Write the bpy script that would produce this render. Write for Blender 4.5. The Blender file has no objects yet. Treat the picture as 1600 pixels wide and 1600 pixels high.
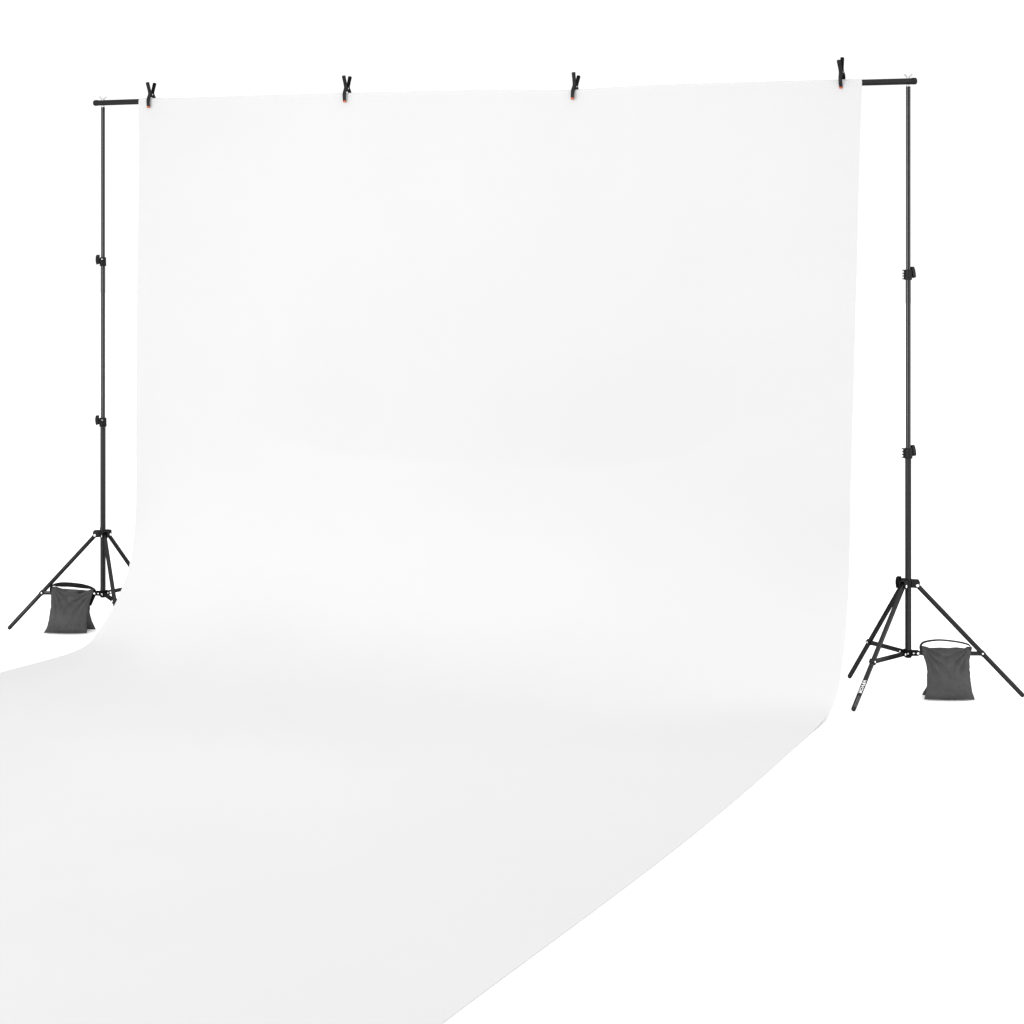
import bpy, bmesh, math, random
from mathutils import Vector, Matrix, noise

random.seed(7)
scene = bpy.context.scene
COL = scene.collection
V = Vector
PI = math.pi

# ------------------------------------------------------------------ materials
def new_mat(name):
    m = bpy.data.materials.new(name)
    m.use_nodes = True
    nt = m.node_tree
    for n in list(nt.nodes):
        nt.nodes.remove(n)
    out = nt.nodes.new('ShaderNodeOutputMaterial')
    return m, nt, out

def noise_value(nt, scale, lo, hi, detail=3.0, coord='Object', stretch=None):
    tc = nt.nodes.new('ShaderNodeTexCoord')
    mp = nt.nodes.new('ShaderNodeMapping')
    if stretch:
        mp.inputs['Scale'].default_value = stretch
    nz = nt.nodes.new('ShaderNodeTexNoise')
    nz.inputs['Scale'].default_value = scale
    nz.inputs['Detail'].default_value = detail
    mr = nt.nodes.new('ShaderNodeMapRange')
    mr.inputs['From Min'].default_value = 0.3
    mr.inputs['From Max'].default_value = 0.7
    mr.inputs['To Min'].default_value = lo
    mr.inputs['To Max'].default_value = hi
    nt.links.new(tc.outputs[coord], mp.inputs['Vector'])
    nt.links.new(mp.outputs['Vector'], nz.inputs['Vector'])
    nt.links.new(nz.outputs['Fac'], mr.inputs['Value'])
    return mr.outputs['Result'], nz

def grey_from(nt, val):
    c = nt.nodes.new('ShaderNodeCombineColor')
    for k in ('Red', 'Green', 'Blue'):
        nt.links.new(val, c.inputs[k])
    return c.outputs['Color']

def coated_metal(name, diff, gloss, rough):
    """black powder coat: dark diffuse body plus a weak soft sheen"""
    m, nt, out = new_mat(name)
    d = nt.nodes.new('ShaderNodeBsdfDiffuse')
    v, _ = noise_value(nt, 90.0, diff * 0.92, diff * 1.1)
    nt.links.new(grey_from(nt, v), d.inputs['Color'])
    g = nt.nodes.new('ShaderNodeBsdfGlossy')
    v2, _ = noise_value(nt, 40.0, gloss * 0.95, gloss * 1.05)
    nt.links.new(grey_from(nt, v2), g.inputs['Color'])
    v3, _ = noise_value(nt, 25.0, rough * 0.95, rough * 1.08)
    nt.links.new(v3, g.inputs['Roughness'])
    a = nt.nodes.new('ShaderNodeAddShader')
    nt.links.new(d.outputs[0], a.inputs[0])
    nt.links.new(g.outputs[0], a.inputs[1])
    nt.links.new(a.outputs[0], out.inputs['Surface'])
    return m

def principled(name, color, rough, metal=0.0, vary=0.08, scale=60.0, bump=0.0, bump_scale=400.0, spec=0.5):
    m, nt, out = new_mat(name)
    b = nt.nodes.new('ShaderNodeBsdfPrincipled')
    b.inputs['Roughness'].default_value = rough
    b.inputs['Metallic'].default_value = metal
    b.inputs['Specular IOR Level'].default_value = spec
    v, _ = noise_value(nt, scale, 1.0 - vary, 1.0 + vary)
    mul = nt.nodes.new('ShaderNodeVectorMath')
    mul.operation = 'SCALE'
    mul.inputs[0].default_value = color
    nt.links.new(v, mul.inputs['Scale'])
    nt.links.new(mul.outputs['Vector'], b.inputs['Base Color'])
    if bump > 0:
        tc = nt.nodes.new('ShaderNodeTexCoord')
        nz = nt.nodes.new('ShaderNodeTexNoise')
        nz.inputs['Scale'].default_value = bump_scale
        nz.inputs['Detail'].default_value = 2.0
        bp = nt.nodes.new('ShaderNodeBump')
        bp.inputs['Strength'].default_value = bump
        bp.inputs['Distance'].default_value = 0.001
        nt.links.new(tc.outputs['Object'], nz.inputs['Vector'])
        nt.links.new(nz.outputs['Fac'], bp.inputs['Height'])
        nt.links.new(bp.outputs['Normal'], b.inputs['Normal'])
    nt.links.new(b.outputs[0], out.inputs['Surface'])
    return m

M = {
    'tube':   coated_metal('gloss black tube', 0.003, 0.036, 0.14),
    'post':   coated_metal('satin black tube', 0.008, 0.021, 0.18),
    'leg':    coated_metal('satin black leg', 0.009, 0.016, 0.18),
    'bar':    coated_metal('black crossbar coat', 0.010, 0.013, 0.22),
    'plastic': coated_metal('black moulded plastic', 0.012, 0.007, 0.40),
    'dark':   coated_metal('deep black plastic', 0.004, 0.003, 0.40),
    'clamp':  coated_metal('black clamp nylon', 0.013, 0.008, 0.40),
    'clamp_shaded': coated_metal('shaded clamp nylon', 0.003, 0.004, 0.35),  # same nylon, darkened: shade on the rear lever put into its colour
    'steel':  principled('bright zinc steel', (0.86, 0.86, 0.85), 0.28, metal=1.0),
    'nut':   principled('dull zinc', (0.46, 0.46, 0.46), 0.4, metal=1.0),
    'pad':    principled('orange rubber pad', (0.36, 0.062, 0.012), 0.55),
    'fabric': principled('charcoal bag nylon', (0.047, 0.047, 0.048), 0.75, vary=0.12, scale=28.0, bump=0.25, bump_scale=900.0, spec=0.15),
    'strap':  principled('black webbing', (0.010, 0.010, 0.010), 0.8, vary=0.2, scale=200.0, spec=0.15),
    'print':  principled('white printed lettering', (0.72, 0.72, 0.72), 0.6, vary=0.02),
    'fine':   principled('pale grey printed lettering', (0.11, 0.11, 0.11), 0.6, vary=0.05),
    'cloth':  principled('white backdrop muslin', (0.473, 0.473, 0.473), 0.95, vary=0.006, scale=2.2, bump=0.06, bump_scale=700.0, spec=0.05),
    'floor':  principled('white studio floor', (0.94, 0.94, 0.94), 0.9, vary=0.01, scale=1.0, spec=0.05),
}

# ------------------------------------------------------------------ mesh helpers
def obj(name, bm, mat, parent=None, smooth=True, angle=40):
    bmesh.ops.recalc_face_normals(bm, faces=bm.faces)
    me = bpy.data.meshes.new(name)
    bm.to_mesh(me)
    bm.free()
    me.materials.append(mat)
    if smooth:
        for p in me.polygons:
            p.use_smooth = True
        try:
            me.set_sharp_from_angle(angle=math.radians(angle))
        except Exception:
            pass
    o = bpy.data.objects.new(name, me)
    COL.objects.link(o)
    if parent:
        o.parent = parent
    return o

def thing(name, loc, label, cat, group=None):
    o = bpy.data.objects.new(name, None)
    o.empty_display_size = 0.05
    COL.objects.link(o)
    o.location = loc
    tag(o, label, cat, group)
    return o

def tag(o, label, cat, group=None):
    o['label'] = label
    o['category'] = cat
    if group:
        o['group'] = group

def frame(axis):
    a = V(axis).normalized()
    h = V((0, 0, 1)) if abs(a.z) < 0.9 else V((1, 0, 0))
    x = a.cross(h).normalized()
    y = a.cross(x).normalized()
    return x, y, a

def lathe(bm, p, axis, prof, n=24):
    """rings (distance along axis, radius) swept round axis, closed with caps"""
    x, y, a = frame(axis)
    p = V(p)
    rings = []
    for d, r in prof:
        c = p + a * d
        rings.append([bm.verts.new(c + (x * math.cos(2*PI*k/n) + y * math.sin(2*PI*k/n)) * r) for k in range(n)])
    for A, B in zip(rings, rings[1:]):
        for k in range(n):
            bm.faces.new((A[k], A[(k+1) % n], B[(k+1) % n], B[k]))
    bm.faces.new(rings[0][::-1])
    bm.faces.new(rings[-1])

def tube(bm, a, b, r, n=24, edge=0.0012):
    a, b = V(a), V(b)
    L = (b - a).length
    lathe(bm, a, b - a, [(0, r - edge), (edge, r), (L - edge, r), (L, r - edge)], n)

def path_tube(bm, pts, r, n=10):
    pts = [V(p) for p in pts]
    rings = []
    x = None
    for i, p in enumerate(pts):
        t = (pts[min(i+1, len(pts)-1)] - pts[max(i-1, 0)]).normalized()
        if x is None:
            x, y, _ = frame(t)
        x = (x - t * x.dot(t)).normalized()
        y = t.cross(x)
        rings.append([bm.verts.new(p + (x * math.cos(2*PI*k/n) + y * math.sin(2*PI*k/n)) * r) for k in range(n)])
    for A, B in zip(rings, rings[1:]):
        for k in range(n):
            bm.faces.new((A[k], A[(k+1) % n], B[(k+1) % n], B[k]))
    bm.faces.new(rings[0][::-1])
    bm.faces.new(rings[-1])

def block(bm, c, ex, ey, ez, size, bev=0.0008):
    """bevelled box with its own axes"""
    tmp = bmesh.new()
    bmesh.ops.create_cube(tmp, size=1.0)
    for v in tmp.verts:
        v.co = V((v.co.x * size[0], v.co.y * size[1], v.co.z * size[2]))
    if bev > 0:
        bmesh.ops.bevel(tmp, geom=list(tmp.edges), offset=bev, segments=2, affect='EDGES', profile=0.5)
    ex, ey, ez, c = V(ex).normalized(), V(ey).normalized(), V(ez).normalized(), V(c)
    mp = {}
    for v in tmp.verts:
        mp[v] = bm.verts.new(c + ex * v.co.x + ey * v.co.y + ez * v.co.z)
    for f in tmp.faces:
        bm.faces.new([mp[v] for v in f.verts])
    tmp.free()

def prism(bm, poly, origin, ex, ey, ez, depth, bev=0.0):
    """2-D outline (in ex, ey) extruded along ez, centred"""
    origin, ex, ey, ez = V(origin), V(ex).normalized(), V(ey).normalized(), V(ez).normalized()
    a = [bm.verts.new(origin + ex*p[0] + ey*p[1] - ez*depth/2) for p in poly]
    b = [bm.verts.new(origin + ex*p[0] + ey*p[1] + ez*depth/2) for p in poly]
    n = len(poly)
    fs = [bm.faces.new(a[::-1]), bm.faces.new(b)]
    for k in range(n):
        fs.append(bm.faces.new((a[k], a[(k+1) % n], b[(k+1) % n], b[k])))
    if bev > 0:
        es = set()
        for f in fs[:2]:
            es.update(f.edges)
        bmesh.ops.bevel(bm, geom=list(es), offset=bev, segments=2, affect='EDGES', profile=0.5)

def lerp_table(tab, x):
    if x <= tab[0][0]:
        return tab[0][1]
    for (x0, y0), (x1, y1) in zip(tab, tab[1:]):
        if x <= x1:
            k = (x - x0) / (x1 - x0)
            return y0 + (y1 - y0) * k
    return tab[-1][1]

def catmull(pts, per=10):
    pts = [V(p) for p in pts]
    out = []
    for i in range(len(pts) - 1):
        p0 = pts[max(i-1, 0)]; p1 = pts[i]; p2 = pts[i+1]; p3 = pts[min(i+2, len(pts)-1)]
        for k in range(per):
            t = k / per
            out.append(0.5 * ((2*p1) + (p2-p0)*t + (2*p0-5*p1+4*p2-p3)*t*t + (3*p1-p0-3*p2+p3)*t*t*t))
    out.append(pts[-1])
    return out

def resample(pts, n):
    ds = [0.0]
    for a, b in zip(pts, pts[1:]):
        ds.append(ds[-1] + (b - a).length)
    out, j = [], 0
    for k in range(n):
        d = ds[-1] * k / (n - 1)
        while j < len(ds) - 2 and ds[j+1] < d:
            j += 1
        s = (d - ds[j]) / max(ds[j+1] - ds[j], 1e-9)
        out.append(pts[j].lerp(pts[j+1], min(max(s, 0), 1)))
    return out

def smooth_path(pts, it):
    pts = [p.copy() for p in pts]
    for _ in range(it):
        q = [p.copy() for p in pts]
        for i in range(1, len(pts) - 1):
            q[i] = pts[i] * 0.5 + (pts[i-1] + pts[i+1]) * 0.25
        pts = q
    return pts

# ------------------------------------------------------------------ the floor
FLOOR_Z = -0.010
bm = bmesh.new()
bmesh.ops.create_grid(bm, x_segments=40, y_segments=40, size=40.0)
bmesh.ops.translate(bm, vec=(0, 0, FLOOR_Z), verts=bm.verts)
fl = obj('floor', bm, M['floor'], smooth=False)
fl['kind'] = 'structure'

# ------------------------------------------------------------------ crossbar
BAR_Z, BAR_R = 2.003, 0.0103
SAG = [(-1.6, 0.0), (-1.30, 0.0015), (-1.16, -0.0020), (-0.95, 0.0), (-0.5, 0.0005), (0.0, -0.0022),
       (0.14, -0.0030), (0.28, -0.0100), (0.40, -0.0110), (0.55, -0.0030), (0.9, 0.0), (1.6, 0.0)]
def sag(x):
    return sum(lerp_table(SAG, x + d) for d in (-0.08, -0.04, 0, 0.04, 0.08)) / 5

bar = thing('crossbar', (0, 0, 0), 'long black horizontal pole holding up the white backdrop between both stands', 'crossbar')
bm = bmesh.new()
path_tube(bm, [(-1.575 + 3.138*k/120, 0, BAR_Z - 0.0004 + sag(-1.575 + 3.138*k/120)) for k in range(121)], BAR_R, 28)
obj('pole', bm, M['bar'], bar)
for s, x0 in ((-1, -1.575), (1, 1.563)):
    bm = bmesh.new()
    lathe(bm, (x0 - s*0.006, 0, BAR_Z), (s, 0, 0), [(0, 0.0106), (0.001, 0.0112), (0.012, 0.0112), (0.0155, 0.0100), (0.0175, 0.0065), (0.018, 0.002)], 28)
    obj('end_cap', bm, M['plastic'], bar)

# ------------------------------------------------------------------ backdrop
LEAN = V((3.14, -7.16, 1.51))      # the cloth edges slacken towards this side of the room
def lean(p, t):
    p = V(p)
    return p + (LEAN - p) * t
R_HANG = [(-0.036, 2.004), (-0.058, 1.825), (-0.083, 1.63), (-0.101, 1.439), (-0.119, 1.246), (-0.138, 1.056), (-0.163, 0.865),
          (-0.183, 0.678), (-0.196, 0.488), (-0.204, 0.415), (-0.221, 0.317), (-0.246, 0.239), (-0.275, 0.173), (-0.303, 0.117),
          (-0.336, 0.067), (-0.362, 0.047), (-0.396, 0.0335), (-0.447, 0.022), (-0.517, 0.0125)]
R_LEAN = [(0.0, -0.001), (0.0125, -0.004), (0.022, -0.007), (0.0335, -0.007), (0.047, -0.005), (0.067, -0.003), (0.12, -0.003), (0.2, -0.005), (0.49, -0.0125), (1.0, -0.0120), (1.5, -0.0085), (1.8, -0.0055), (2.0, -0.0033)]
R_FLOOR = [(1.402, -0.598), (1.407, -0.726), (1.411, -0.919), (1.420, -1.235), (1.425, -1.497), (1.427, -1.953), (1.422, -2.324),
           (1.414, -2.648), (1.406, -2.932), (1.399, -3.188), (1.396, -3.337), (1.392, -3.9), (1.390, -4.5)]
L_HANG = [(0.012, 2.004), (0.017, 1.859), (0.012, 1.61), (0.005, 1.36), (-0.001, 1.193), (-0.005, 0.937), (-0.006, 0.695),
          (-0.005, 0.574), (-0.008, 0.441), (-0.020, 0.358), (-0.037, 0.293), (-0.057, 0.243), (-0.075, 0.209), (-0.105, 0.176),
          (-0.149, 0.123), (-0.213, 0.076), (-0.268, 0.037)]
L_LEAN = [(0.0, 0.012), (0.04, 0.0105), (0.12, 0.009), (0.25, 0.007), (0.44, 0.0026), (1.0, 0.0018), (1.5, 0.0030), (2.0, 0.0034)]
L_FLOOR = [(-1.360, -0.400), (-1.356, -0.475), (-1.369, -0.557), (-1.384, -0.714), (-1.400, -0.855), (-1.402, -1.5), (-1.400, -3.0), (-1.398, -4.5)]
ZF = FLOOR_Z + 0.0015
def edge_paths(x, hang, ln, floor_pts):
    floor_pts = [tuple(lean((a, b, 0.004), -(0.004 - ZF) / 1.506))[:2] for a, b in floor_pts]
    h = [lean((x, y, z), lerp_table(ln, z)) for y, z in hang]
    h = catmull(h + [V((floor_pts[0][0], floor_pts[0][1], ZF + 0.001))], 8)
    f = catmull([V((a, b, ZF)) for a, b in floor_pts], 8)
    h = smooth_path(resample(h, 130), 6)
    f = smooth_path(resample(f, 70), 4)
    both = h + f[1:]
    k0, k1 = 108, 152
    both[k0:k1] = smooth_path(both[k0:k1], 8)
    for p in both:
        p.z = max(p.z, ZF)
    return both
EL = edge_paths(-1.396, L_HANG, L_LEAN, L_FLOOR)
ER = edge_paths(1.401, R_HANG, R_LEAN, R_FLOOR)
NC = 150
def middle_path():
    h = catmull([V((0, -CR, BAR_Z - 0.004)), V((0, -0.016, 1.6)), V((0, -0.020, 1.2)), V((0, -0.022, 0.90))], 12)
    b = [V((0, -0.022, 0.88)), V((0, -0.030, 0.26)), V((0, -0.26, ZF)), V((0, -1.10, ZF))]
    for k in range(1, 61):
        t = k / 60
        h.append(b[0]*(1-t)**3 + b[1]*3*t*(1-t)**2 + b[2]*3*t*t*(1-t) + b[3]*t**3)
    h = smooth_path(resample(h, 130), 10)
    y0 = h[-1].y
    f = [V((0, y0 + (-4.5 - y0)*k/69, ZF)) for k in range(70)]
    return h + f[1:]
CR = BAR_R + 0.0016
EM = middle_path()
bm = bmesh.new()
rows = []
# the short tail behind the bar and the turn over its top
CR = BAR_R + 0.0016
over = [(CR, -0.035), (CR, -0.018), (CR, 0.0)] + [(CR*math.cos(a*PI/10), CR*math.sin(a*PI/10)) for a in range(1, 10)] + [(-CR, 0.0)]
xl, xr = EL[0].x, ER[0].x
for (y, dz) in over:
    r = []
    for c in range(NC + 1):
        u = c / NC
        inset = 0.012 * max(0.0, min(1.0, (y + CR) / (2*CR))) * u**12
        x = xl + (xr - xl) * u - inset
        r.append(bm.verts.new((x, y, BAR_Z + dz + sag(x))))
    rows.append(r)
for k, (a, b) in enumerate(zip(EL, ER)):
    r = []
    for c in range(NC + 1):
        u = c / NC
        p = a.lerp(b, u)
        wm = 4*u*(1-u)
        wm = wm*wm*(3-2*wm)
        p.y += (EM[k].y - p.y) * wm
        p.z += (EM[k].z - p.z) * wm
        hang_t = k / 130
        if k < 6:
            w = k / 6
            top = V((xl + (xr - xl) * u, -CR, BAR_Z - 0.015*k + sag(p.x)))
            p = top.lerp(p, w*w*(3-2*w))
            if k == 0:
                p.z = BAR_Z - 0.004 + sag(p.x)
        if k < 130:
            amp = 0.006 * math.sin(PI * min(hang_t, 1.0)) * (4*u*(1-u))
            n1 = noise.noise(V((p.x * 1.3, 4.2, p.z * 0.35)))
            n2 = noise.noise(V((p.x * 3.1, 9.7, p.z * 0.8)))
            p.y += amp * (n1 + 0.35 * n2)
        else:
            n1 = noise.noise(V((p.x * 0.9, p.y * 0.9, 3.3)))
            p.z += 0.0022 * (n1 + 0.6) * (4*u*(1-u)) * min(1.0, (k-130)/12)
        r.append(bm.verts.new(p))
    rows.append(r)
for A, B in zip(rows, rows[1:]):
    for c in range(NC):
        bm.faces.new((A[c], A[c+1], B[c+1], B[c]))
bm.verts.index_update()
inner = [rows[j][c] for j in range(len(over) + 62, len(over) + 182) for c in range(1, NC)]
for _ in range(140):
    bmesh.ops.smooth_vert(bm, verts=inner, factor=0.5, use_axis_y=True, use_axis_z=True)
for v in bm.verts:
    v.co.z = max(v.co.z, ZF)
cloth = obj('backdrop_cloth', bm, M['cloth'], angle=180)
tag(cloth, 'wide white seamless backdrop sheet hanging from the crossbar and sweeping out over the floor', 'backdrop')

# ------------------------------------------------------------------ stands
def rivet(parent, p, axis, r=0.0042, h=0.0022):
    bm = bmesh.new()
    p, a = V(p), V(axis).normalized()
    lathe(bm, p - a*0.002, a, [(0, r), (0.002 + h*0.35, r), (0.002 + h*0.75, r*0.8), (0.002 + h, r*0.35)], 16)
    return obj('rivet', bm, M['steel'], parent)

Z3 = V((0, 0, 1))
def pol(a, r=1.0, z=0.0):
    return V((math.cos(a)*r, math.sin(a)*r, z))

def t_knob(bm, base, out, flag, stem=0.010, head=(0.010, 0.026, 0.008)):
    """wing knob: stem then a flat paddle, 'flag' is the paddle's long direction"""
    base, out, flag = V(base), V(out).normalized(), V(flag).normalized()
    lathe(bm, base, out, [(0, 0.0050), (stem*0.9, 0.0050), (stem, 0.0045)], 14)
    side = out.cross(flag).normalized()
    w, l, th = head
    poly = [(-0.0005, -l*0.42), (w*0.9, -l*0.5), (w, -l*0.3), (w*1.08, 0), (w, l*0.3), (w*0.85, l*0.5), (-0.0005, l*0.5), (0.0008, l*0.2), (0.0008, -l*0.2)]
    prism(bm, poly, base + out*stem, out, flag, side, th, 0.0010)

def make_stand(label, x0, foot, knob_a, ear_a, z_mid, z_low, hub_knob_a, face, printed=None):
    st = thing('backdrop_stand', (x0, 0, 0), label, 'light stand', 'tripod stands at the two ends of the crossbar')
    ZH, ZS = 0.363, 0.136
    # telescoping sections
    bm = bmesh.new(); tube(bm, (0, 0, ZS - 0.016), (0, 0, z_low), 0.0103, 28)
    obj('lower_tube', bm, M['post'], st)
    bm = bmesh.new(); tube(bm, (0, 0, z_low - 0.01), (0, 0, z_mid), 0.0083, 28)
    obj('middle_tube', bm, M['tube'], st)
    bm = bmesh.new(); tube(bm, (0, 0, z_mid - 0.01), (0, 0, BAR_Z - BAR_R - 0.0060), 0.0073, 28)
    obj('upper_tube', bm, M['tube'], st)
    # spigot through the bar with its wing nut
    bm = bmesh.new()
    lathe(bm, (0, 0, BAR_Z - BAR_R - 0.0062), Z3, [(0, 0.0064), (0.0050, 0.0064), (0.0056, 0.0045)], 20)
    obj('spigot', bm, M['nut'], st)
    bm = bmesh.new()
    zt = BAR_Z + BAR_R
    lathe(bm, (0, 0, zt - 0.001), Z3, [(0, 0.0062), (0.0028, 0.0060), (0.0042, 0.0040), (0.0068, 0.0038), (0.0074, 0.0026)], 16)
    wx = V((-face.y, face.x, 0)).normalized(); wy = wx.cross(Z3)
    for s in (-1, 1):
        poly = [(s*0.002, 0.001), (s*0.0062, 0.0022), (s*0.0115, 0.0070), (s*0.0145, 0.0110), (s*0.0130, 0.0140), (s*0.0088, 0.0130), (s*0.0055, 0.0085), (s*0.002, 0.0055)]
        prism(bm, poly if s > 0 else poly[::-1], (0, 0, zt), wx, Z3, wy, 0.0045)
    obj('wing_nut', bm, M['nut'], st)
    # locking collars
    for z, rin in ((z_mid, 0.0085), (z_low, 0.0104)):
        ro = rin + 0.0036
        bm = bmesh.new()
        lathe(bm, (0, 0, z - 0.017), Z3, [(0, ro - 0.0010), (0.0012, ro), (0.0025, ro + 0.0004), (0.010, ro), (0.024, ro - 0.0003), (0.0325, ro - 0.0004), (0.034, ro - 0.0016)], 28)
        e = pol(ear_a); side = Z3.cross(e)
        # clamp ears: thin ribs standing off the sleeve
        for dz, hh in ((0.0148, 0.0028), (0.0045, 0.0028), (-0.0040, 0.0030), (-0.0135, 0.0030)):
            block(bm, V((0, 0, z + dz)) + e*(ro + 0.0030), e, side, Z3, (0.0085, 0.014, hh), 0.0006)
        block(bm, V((0, 0, z)) + e*(ro + 0.0002), e, side, Z3, (0.004, 0.013, 0.031), 0.0006)
        col = obj('locking_collar', bm, M['plastic'], st)
        bm = bmesh.new()
        lathe(bm, V((0, 0, z + 0.0095)) + e*(ro + 0.0042) - side*0.0035, side, [(0, 0.0016), (0.0004, 0.0019), (0.0046, 0.0019), (0.005, 0.0016)], 12)
        obj('bolt', bm, M['steel'], col)
        k = pol(knob_a)
        bm = bmesh.new()
        t_knob(bm, V((0, 0, z + 0.0075)) + k*(ro - 0.002), k, V((-k.y*0.25, k.x*0.25, 1)), 0.0028, (0.0135, 0.036, 0.014))
        obj('knob', bm, M['plastic'], col)
    # leg collar
    bm = bmesh.new()
    lathe(bm, (0, 0, ZH - 0.013), Z3, [(0, 0.0122), (0.001, 0.0132), (0.019, 0.0132), (0.0215, 0.0138), (0.025, 0.0138), (0.0265, 0.0126)], 28)
    hub_dirs = [math.atan2(f[1], f[0]) for f in foot]
    for a in hub_dirs:
        d = pol(a); s = Z3.cross(d)
        for sg in (-1, 1):
            poly = [(0.010, 0.013), (0.034, 0.012), (0.037, 0.006), (0.036, -0.008), (0.030, -0.014), (0.010, -0.013)]
            prism(bm, poly, V((0, 0, ZH)) + s*sg*0.0100, d, Z3, s, 0.0030, 0.0004)
        block(bm, V((0, 0, ZH + 0.0105)) + d*0.022, d, s, Z3, (0.024, 0.017, 0.004), 0.0006)
    hub = obj('leg_collar', bm, M['plastic'], st)
    k = pol(hub_knob_a)
    bm = bmesh.new()
    t_knob(bm, V((0, 0, ZH + 0.001)) + k*0.0115, k, V((-k.y*0.12, k.x*0.12, 1)), 0.014, (0.0150, 0.037, 0.018))
    obj('knob', bm, M['dark'], hub)
    # foot hub with the three stretchers
    bm = bmesh.new()
    lathe(bm, (0, 0, ZS - 0.012), Z3, [(0, 0.0112), (0.001, 0.0128), (0.020, 0.0128), (0.0225, 0.0118)], 28)
    for a in hub_dirs:
        d = pol(a); s = Z3.cross(d)
        for sg in (-1, 1):
            poly = [(0.010, 0.0085), (0.033, 0.0080), (0.036, 0.004), (0.036, -0.005), (0.032, -0.0085), (0.010, -0.0090)]
            prism(bm, poly, V((0, 0, ZS)) + s*sg*0.0078, d, Z3, s, 0.0024, 0.0003)
    lower = obj('stretcher_hub', bm, M['dark'], st)
    for a in hub_dirs:
        d = pol(a); s = Z3.cross(d)
        if s.dot(face) < 0:
            s = -s
        rivet(lower, V((0, 0, ZS - 0.0005)) + d*0.031 + s*0.0091, s, 0.0039)
        rivet(lower, V((0, 0, ZS)) + d*0.0165 + s*0.0091, s, 0.0029)
    for i, (fx, fy) in enumerate(foot):
        a = math.atan2(fy, fx); R = math.hypot(fx, fy)
        d = pol(a); s = Z3.cross(d)
        if s.dot(face) < 0:
            s = -s
        top = d*0.029 + Z3*(ZH - 0.006)
        end = d*R + Z3*(FLOOR_Z + 0.0075)
        ax = (end - top).normalized()
        L = (end - top).length
        bm = bmesh.new()
        r = 0.0078
        lathe(bm, top - ax*0.006, ax, [(0, r*0.8), (0.002, r), (L - 0.004, r), (L + 0.002, r*0.92), (L + 0.005, r*0.7), (L + 0.006, r*0.35)], 24)
        t = (top.z - ZS) / (top.z - end.z)
        piv = top.lerp(end, t)
        up = s.cross(ax)
        # bracket that joins the stretcher
        block(bm, piv, ax, up, s, (0.014, 0.0178, 0.0178), 0.0012)
        leg = obj('leg', bm, M['leg'], st)
        rivet(leg, top + s*0.0113, s, 0.0048)
        rivet(leg, piv + s*0.0088 - ax*0.001, s, 0.0033)
        # stretcher bar
        bm = bmesh.new()
        p0 = V((0, 0, ZS)) + d*0.027
        p1 = piv - d*0.004
        c = (p0 + p1) * 0.5
        dd = (p1 - p0).normalized()
        uu = s.cross(dd)
        ln = (p1 - p0).length
        for sg in (-1, 1):
            block(bm, c + s*sg*0.0048, dd, uu, s, (ln, 0.0125, 0.0016), 0.0005)
        block(bm, c + Z3*0.0054, dd, s, uu, (ln - 0.012, 0.0080, 0.0014), 0.0004)
        obj('stretcher', bm, M['leg'], st)
        if printed == i:
            lettering(leg, top, end, r, face)
    return st

def lettering(leg, top, end, r, face):
    ax = (end - top).normalized()
    out = (face - ax * face.dot(ax)).normalized()
    right = ax.cross(out)                       # round the tube
    if right.dot(V((1, 0.4, 0))) < 0:
        right = -right
    L = (end - top).length
    cu = bpy.data.curves.new('lettering', 'FONT')
    cu.body = 'VEVOR'
    cu.size = 1.0
    cu.offset = 0.018
    cu.space_character = 1.06
    to = bpy.data.objects.new('lettering', cu)
    COL.objects.link(to)
    bpy.context.view_layer.update()
    dg = bpy.context.evaluated_depsgraph_get()
    me = bpy.data.meshes.new_from_object(to.evaluated_get(dg))
    bpy.data.objects.remove(to)
    bpy.data.curves.remove(cu)
    bm = bmesh.new()
    bm.from_mesh(me)
    bpy.data.meshes.remove(me)
    xs = [v.co.x for v in bm.verts]; ys = [v.co.y for v in bm.verts]
    x0, x1, y0, y1 = min(xs), max(xs), min(ys), max(ys)
    for k in range(1, 14):
        bmesh.ops.bisect_plane(bm, geom=bm.verts[:] + bm.edges[:] + bm.faces[:], plane_co=(0, y0 + (y1-y0)*k/14, 0), plane_no=(0, 1, 0))
    def wrap(s, w, lift):                       # s along the leg, w round it
        th = w / r
        return top + ax*s + (out*math.cos(th) + right*math.sin(th)) * (r + lift)
    s0, s1, h = L*0.765, L*0.870, 0.0108
    for v in bm.verts:
        v.co = wrap(s0 + (v.co.x - x0)/(x1 - x0)*(s1 - s0), ((v.co.y - y0)/(y1 - y0) - 0.5)*h - 0.0022, 0.0003)
    obj('lettering', bm, M['print'], leg, smooth=False)
    # two rows of print too small to read: short worn dashes
    bm = bmesh.new()
    rnd = random.Random(3)
    for w in (0.0022, -0.0026):
        s = L*0.890
        while s < L*0.968:
            d = rnd.uniform(0.0010, 0.0022)
            for j in range(3):
                a = [wrap(s, w - 0.0011 + 0.00073*j, 0.0003), wrap(s + d, w - 0.0011 + 0.00073*j, 0.0003),
                     wrap(s + d, w - 0.0011 + 0.00073*(j+1), 0.0003), wrap(s, w - 0.0011 + 0.00073*(j+1), 0.0003)]
                bm.faces.new([bm.verts.new(p) for p in a])
            s += d + rnd.uniform(0.0006, 0.0013)
    obj('fine_print', bm, M['fine'], leg, smooth=False)

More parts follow.
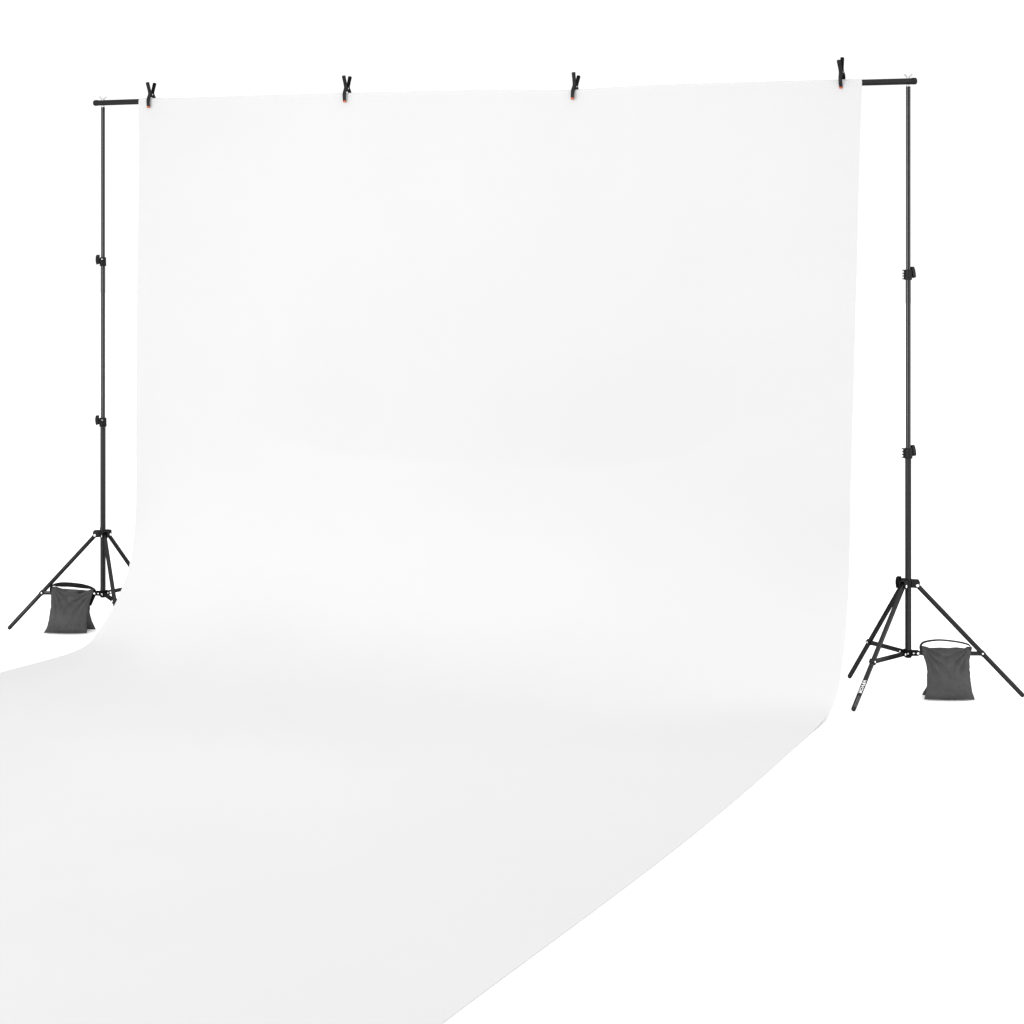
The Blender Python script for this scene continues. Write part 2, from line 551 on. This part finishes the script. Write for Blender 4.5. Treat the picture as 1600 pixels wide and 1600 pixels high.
FACE = V((0.35, -0.94, 0)).normalized()
XR, XL = 1.546, -1.546
stand_r = make_stand('black tripod stand in front right of the backdrop with white lettering on one leg', XR,
    [(0.352, 0.124), (-0.249, 0.207), (-0.109, -0.303)], math.radians(58), math.radians(200), 1.371, 0.788, math.radians(172), FACE, printed=2)
stand_l = make_stand('black tripod stand beside the left edge of the backdrop, two legs hidden behind the cloth', XL,
    [(-0.339, -0.130), (0.218, -0.213), (0.057, 0.352)], math.radians(200), math.radians(-62), 1.398, 0.787, math.radians(125), V((0.55, -0.83, 0)))

# ------------------------------------------------------------------ spring clamps
def lever_mesh(pts, widths, thick, xw):
    """flat bent lever in the y-z plane, pts run from jaw to handle"""
    pts = catmull([V((0, y, z)) for y, z in pts], 6)
    n = len(pts)
    bm = bmesh.new()
    rings = []
    for i, p in enumerate(pts):
        t = (pts[min(i+1, n-1)] - pts[max(i-1, 0)]).normalized()
        nn = V((0, -t.z, t.y))
        k = i / (n - 1)
        th = lerp_table(thick, k); w = lerp_table(widths, k) * xw
        ring = []
        for j in range(12):
            a = 2*PI*j/12
            ca, sa = math.cos(a), math.sin(a)
            ex = math.copysign(abs(ca)**0.55, ca); ey = math.copysign(abs(sa)**0.55, sa)
            ring.append(bm.verts.new(p + V((1, 0, 0))*ex*w/2 + nn*ey*th/2))
        rings.append(ring)
    for A, B in zip(rings, rings[1:]):
        for j in range(12):
            bm.faces.new((A[j], A[(j+1) % 12], B[(j+1) % 12], B[j]))
    bm.faces.new(rings[0][::-1]); bm.faces.new(rings[-1])
    return bm

def make_clamp(label, x, rot, lift):
    c = thing('spring_clamp', (x, 0, BAR_Z + sag(x) + lift), label, 'clamp', 'spring clamps along the top of the backdrop')
    c.rotation_euler = (rot, 0, 0)
    W = [(0, 0.9), (0.3, 1.0), (0.6, 0.95), (0.9, 1.0), (0.94, 0.92), (0.97, 0.75), (1.0, 0.30)]
    T = [(0, 0.0075), (0.25, 0.0090), (0.5, 0.0110), (0.6, 0.0105), (0.75, 0.0112), (0.90, 0.0120), (0.94, 0.0108), (0.97, 0.0085), (1.0, 0.003)]
    front = [(-0.0205, -0.0175), (-0.0225, -0.004), (-0.0205, 0.010), (-0.0120, 0.024), (-0.0105, 0.033), (-0.0175, 0.050), (-0.0250, 0.066), (-0.0262, 0.0690), (-0.0274, 0.0720)]
    rear = [(0.0205, -0.0175), (0.0235, -0.004), (0.0235, 0.010), (0.0125, 0.024), (0.0085, 0.033), (0.0150, 0.050), (0.0220, 0.066), (0.0231, 0.0690), (0.0242, 0.0720)]
    obj('lever', lever_mesh(front, W, T, 0.0125), M['clamp'], c)
    obj('lever', lever_mesh(rear, W, T, 0.0125), M['clamp_shaded'], c)
    # cheeks round the pivot and the cross pin
    bm = bmesh.new()
    for s in (-1, 1):
        poly = [(-0.0135, 0.014), (-0.0140, 0.028), (-0.0090, 0.034), (0.0060, 0.033), (0.0120, 0.026), (0.0080, 0.017), (0.0, 0.0165)]
        prism(bm, poly, (s*0.0042, 0, 0), (0, 1, 0), (0, 0, 1), (1, 0, 0), 0.0022, 0.0003)
    obj('hinge', bm, M['clamp'], c)
    bm = bmesh.new()
    lathe(bm, (-0.0066, 0.0, 0.0265), (1, 0, 0), [(0, 0.0016), (0.0004, 0.0021), (0.0128, 0.0021), (0.0132, 0.0016)], 12)
    obj('pin', bm, M['steel'], c)
    # coil spring between the handles
    bm = bmesh.new()
    path = [V((-0.0030 + 0.0060*k/48, 0.0042*math.cos(k*PI/8), 0.0300 + 0.0042*math.sin(k*PI/8))) for k in range(49)]
    path_tube(bm, path, 0.0007, 6)
    obj('spring', bm, M['steel'], c)
    # brace lug behind the rear jaw
    bm = bmesh.new()
    pts = [V((0, 0.0140, 0.0290)), V((0, 0.0215, 0.0225)), V((0, 0.0305, 0.0135)), V((0, 0.0240, 0.0120)), V((0, 0.0180, 0.0120))]
    path_tube(bm, pts, 0.0021, 8)
    obj('hinge_lug', bm, M['clamp_shaded'], c)
    for sg in (-1, 1):
        bm = bmesh.new()
        block(bm, (0, sg*0.0200, -0.0205), (1, 0, 0), (0, 1, 0), (0, 0, 1), (0.0116, 0.0080, 0.0076), 0.0020)
        obj('jaw_pad', bm, M['pad'], c)
    return c

make_clamp('black spring clamp nearest the left corner of the backdrop, handles in the widest V', -1.332, 0.0, -0.002)
make_clamp('black spring clamp with level handle tops, second from the left end of the backdrop', -0.506, 0.0, 0.001)
make_clamp('black spring clamp with its rear handle tipped lower, right of the middle of the crossbar', 0.379, math.radians(-11), -0.004)
make_clamp('black spring clamp nearest the right corner, handles almost closed and rear one standing taller', 1.325, math.radians(15), 0.010)

# ------------------------------------------------------------------ sandbags
def make_bag(label, x0, ang, left_tab, right_tab, top_tab, strap_pts, strap_twist, seed, flip, rear_shift, strap_w, splay):
    """saddle bag; local x runs out along the stretcher, local y is the front (towards the room)"""
    root = thing('sandbag', (x0, 0, 0), label, 'sandbag', 'saddle sandbags hung on the stands')
    u = pol(ang)
    n = V((u.y, -u.x, 0))
    if n.y > 0:
        n = -n
    NU, NT = 56, 64
    def pouch(front):
        bm = bmesh.new()
        sd = seed + (0 if front else 31)
        def edge_noise(z, k):
            return 0.0016 * noise.noise(V((z*70, k*9.1, sd))) + 0.0010 * noise.noise(V((z*170, k*3.7, sd)))
        surf = []
        for side in (1, -1):
            g = []
            for j in range(NT + 1):
                t = j / NT
                row = []
                for i in range(NU + 1):
                    s = i / NU
                    ztop = lerp_table(top_tab, s)
                    z = ztop + (FLOOR_Z + 0.003 - ztop) * t
                    ul = lerp_table(left_tab, z) + edge_noise(z, 1)
                    ur = lerp_table(right_tab, z) + edge_noise(z, 2)
                    if not front:
                        sh = lerp_table(rear_shift, z)
                        ul += sh[0]; ur += sh[1]
                    uu = ul + (ur - ul) * s
                    cen = 0.001 + (splay if front else 0.020) * (1 - (1 - min(t/0.9, 1.0))**1.7)
                    if t > 0.8:
                        cen += (t - 0.8) * 0.015
                    pil = (max(4*s*(1-s), 0))**0.55
                    body = lerp_table([(0, 0.004), (0.08, 0.0075), (0.25, 0.012), (0.5, 0.019), (0.75, 0.023), (0.9, 0.017), (0.97, 0.007), (1.0, 0.0012)], t)
                    th = 0.0012 + body * pil
                    # folds that fan out of the two top corners
                    fx0, fx1 = s, 1 - s
                    a0 = math.atan2(fx0 + 0.02, t + 0.04); a1 = math.atan2(fx1 + 0.02, t + 0.04)
                    d0 = math.hypot(fx0, t); d1 = math.hypot(fx1, t)
                    fold = math.sin(a0*17 + sd) * math.exp(-((d0-0.35)/0.33)**2) + math.sin(a1*19 + sd*1.7) * math.exp(-((d1-0.35)/0.33)**2)
                    fold *= 0.0046
                    fold += 0.0046 * noise.fractal(V((uu*24 + z*9, z*11, sd)), 0.6, 2.0, 4)
                    q = min(1.0, pil*1.2) * min(1.0, (1-t)*9 + 0.05)
                    off = cen + side * th + (fold*q if side > 0 else 0)
                    if not front:
                        off = -off
                    row.append(bm.verts.new(u*uu + n*off + Z3*z))
                g.append(row)
            surf.append(g)
        for g in surf:
            for A, B in zip(g, g[1:]):
                for i in range(NU):
                    bm.faces.new((A[i], A[i+1], B[i+1], B[i]))
        f, b = surf
        for j in range(NT):
            bm.faces.new((f[j][0], f[j+1][0], b[j+1][0], b[j][0]))
            bm.faces.new((f[j][NU], f[j+1][NU], b[j+1][NU], b[j][NU]))
        for i in range(NU):
            bm.faces.new((f[0][i], f[0][i+1], b[0][i+1], b[0][i]))
            bm.faces.new((f[NT][i], f[NT][i+1], b[NT][i+1], b[NT][i]))
        return obj('pouch', bm, M['fabric'], root, angle=60)
    pouch(True)
    pouch(False)
    # carrying strap: a ribbon that may twist along its length
    pts = catmull([V((a, 0, z)) for a, z in strap_pts], 10)
    bm = bmesh.new()
    m = len(pts)
    rings = []
    for i, p in enumerate(pts):
        k = i / (m - 1)
        tw = lerp_table(strap_twist, k)
        ttan = (pts[min(i+1, m-1)] - pts[max(i-1, 0)]).normalized()
        world = u*p.x + n*0.002 + Z3*p.z
        T = (u*ttan.x + Z3*ttan.z).normalized()
        B0 = n; N0 = T.cross(B0).normalized()
        wv = B0*math.cos(tw) + N0*math.sin(tw)
        nv = T.cross(wv).normalized()
        w = strap_w/2
        rings.append([bm.verts.new(world + wv*w + nv*0.0007), bm.verts.new(world - wv*w + nv*0.0007),
                      bm.verts.new(world - wv*w - nv*0.0007), bm.verts.new(world + wv*w - nv*0.0007)])
    for A, B in zip(rings, rings[1:]):
        for j in range(4):
            bm.faces.new((A[j], A[(j+1) % 4], B[(j+1) % 4], B[j]))
    bm.faces.new(rings[0][::-1]); bm.faces.new(rings[-1])
    obj('strap', bm, M['strap'], root, angle=30)
    return root

class Tab2(list):
    pass
_lt = lerp_table
def lerp_table(tab, x):
    if isinstance(tab, Tab2):
        return (_lt([(a, b) for a, b, c in tab], x), _lt([(a, c) for a, b, c in tab], x))
    return _lt(tab, x)

make_bag('charcoal sandbag slung over the stretcher of the right stand, strap edge-on above it', XR, 0.343,
    [(-0.007, 0.046), (0.012, 0.052), (0.025, 0.055), (0.093, 0.057), (0.118, 0.051), (0.150, 0.040), (0.165, 0.033)],
    [(-0.007, 0.209), (0.015, 0.203), (0.053, 0.198), (0.09, 0.195), (0.115, 0.196), (0.14, 0.202), (0.165, 0.211)],
    [(0.0, 0.156), (0.05, 0.159), (0.10, 0.157), (0.17, 0.152), (0.4, 0.1535), (0.55, 0.1525), (0.7, 0.1545), (0.86, 0.1525), (0.90, 0.158), (1.0, 0.156)],
    [(0.047, 0.128), (0.039, 0.150), (0.0425, 0.165), (0.057, 0.1735), (0.097, 0.179), (0.146, 0.1755), (0.186, 0.168), (0.200, 0.160), (0.201, 0.148)],
    [(0.0, 0.25), (0.5, 0.12), (1.0, 0.2)], 5.0, False,
    Tab2([(0.0, 0.002, -0.002), (0.03, 0.010, -0.004), (0.09, 0.014, -0.004), (0.165, 0.0, 0.0)]), 0.016, 0.036)
make_bag('charcoal sandbag slung over the stretcher of the left stand, flat black strap arched over it', XL, PI + 0.368,
    [(-0.007, 0.048), (0.026, 0.053), (0.052, 0.053), (0.088, 0.050), (0.106, 0.045), (0.137, 0.037), (0.165, 0.031)],
    [(-0.007, 0.216), (0.006, 0.206), (0.033, 0.198), (0.088, 0.192), (0.143, 0.197), (0.165, 0.199)],
    [(0.0, 0.153), (0.07, 0.151), (0.14, 0.146), (0.4, 0.148), (0.75, 0.152), (0.80, 0.1545), (0.88, 0.160), (1.0, 0.159)],
    [(0.052, 0.092), (0.040, 0.118), (0.033, 0.132), (0.0295, 0.142), (0.040, 0.155), (0.077, 0.1625), (0.120, 0.1675), (0.150, 0.1685), (0.180, 0.167), (0.194, 0.163), (0.199, 0.154), (0.198, 0.140)],
    [(0.0, 0.9), (0.25, 0.7), (0.36, 0.5), (0.46, 0.95), (0.66, 0.95), (0.82, 0.15), (1.0, 0.1)], 2.0, True,
    Tab2([(0.0, -0.014, -0.010), (0.02, -0.008, -0.006), (0.06, 0.002, -0.004), (0.165, 0.0, 0.0)]), 0.024, 0.048)

# ------------------------------------------------------------------ light
world = bpy.data.worlds.new('World')
scene.world = world
world.use_nodes = True
nt = world.node_tree
bg = nt.nodes['Background']
# white studio surround: white walls under a brighter ceiling bounce
tc = nt.nodes.new('ShaderNodeTexCoord')
sx = nt.nodes.new('ShaderNodeSeparateXYZ')
mr = nt.nodes.new('ShaderNodeMapRange')
mr.inputs['From Min'].default_value = 0.2
mr.inputs['From Max'].default_value = 1.0
mr.inputs['To Min'].default_value = 1.08
mr.inputs['To Max'].default_value = 2.10
nt.links.new(tc.outputs['Generated'], sx.inputs[0])
nt.links.new(sx.outputs['Z'], mr.inputs['Value'])
nt.links.new(mr.outputs['Result'], bg.inputs['Strength'])
bg.inputs['Color'].default_value = (1, 1, 1, 1)

def softbox(name, loc, target, sx, sy, radiance):
    l = bpy.data.lights.new(name, 'AREA')
    l.shape = 'RECTANGLE'
    l.size = sx; l.size_y = sy
    l.energy = radiance * PI * sx * sy
    o = bpy.data.objects.new(name, l)
    COL.objects.link(o)
    o.location = loc
    o.rotation_euler = (V(target) - V(loc)).to_track_quat('-Z', 'Y').to_euler()
    return o
softbox('softbox_left', (-3.3, -7.8, 1.45), (0.6, 0, 1.0), 2.4, 2.7, 13.6)
softbox('softbox_right', (4.8, 0.75, 1.35), (1.5, 0.2, 1.25), 1.3, 2.4, 6.0)

def spot(name, loc, target, cone, power):
    l = bpy.data.lights.new(name, 'SPOT')
    l.spot_size = math.radians(cone)
    l.spot_blend = 1.0
    l.shadow_soft_size = 0.35
    l.energy = power
    o = bpy.data.objects.new(name, l)
    COL.objects.link(o)
    o.location = loc
    o.rotation_euler = (V(target) - V(loc)).to_track_quat('-Z', 'Y').to_euler()
    return o
spot('spot_wall', (0.6, -11.5, 4.2), (0.25, 0.0, 0.92), 24.0, 1350.0)
spot('fill_spot_sweep', (0.6, -11.0, 5.5), (-0.8, -0.40, 0.10), 17.0, 230.0)  # added fill, no known source: lifts the shaded left bend of the cloth
spot('fill_spot_overhead', (0.0, -2.6, 4.3), (0.0, -0.72, 0.0), 42.0, 52.0)  # added fill from above, brightens the dark line where cloth meets floor

# ------------------------------------------------------------------ camera
cam = bpy.data.cameras.new('camera')
co = bpy.data.objects.new('camera', cam)
COL.objects.link(co)
co.location = (3.1437, -7.1624, 1.5083)
co.rotation_euler = (PI/2, 0, 0.3968)
cam.sensor_width = 36.0
cam.lens = 36.0 * 3454.74 / 1600.0
cam.shift_y = -(800.0 - 363.6) / 1600.0
cam.clip_end = 200.0
scene.camera = co

scene.view_settings.view_transform = 'Standard'
scene.view_settings.look = 'None'
scene.view_settings.exposure = 0.0
scene.view_settings.gamma = 1.0
scene.render.film_transparent = False
scene.cycles.max_bounces = 8
scene.cycles.diffuse_bounces = 5
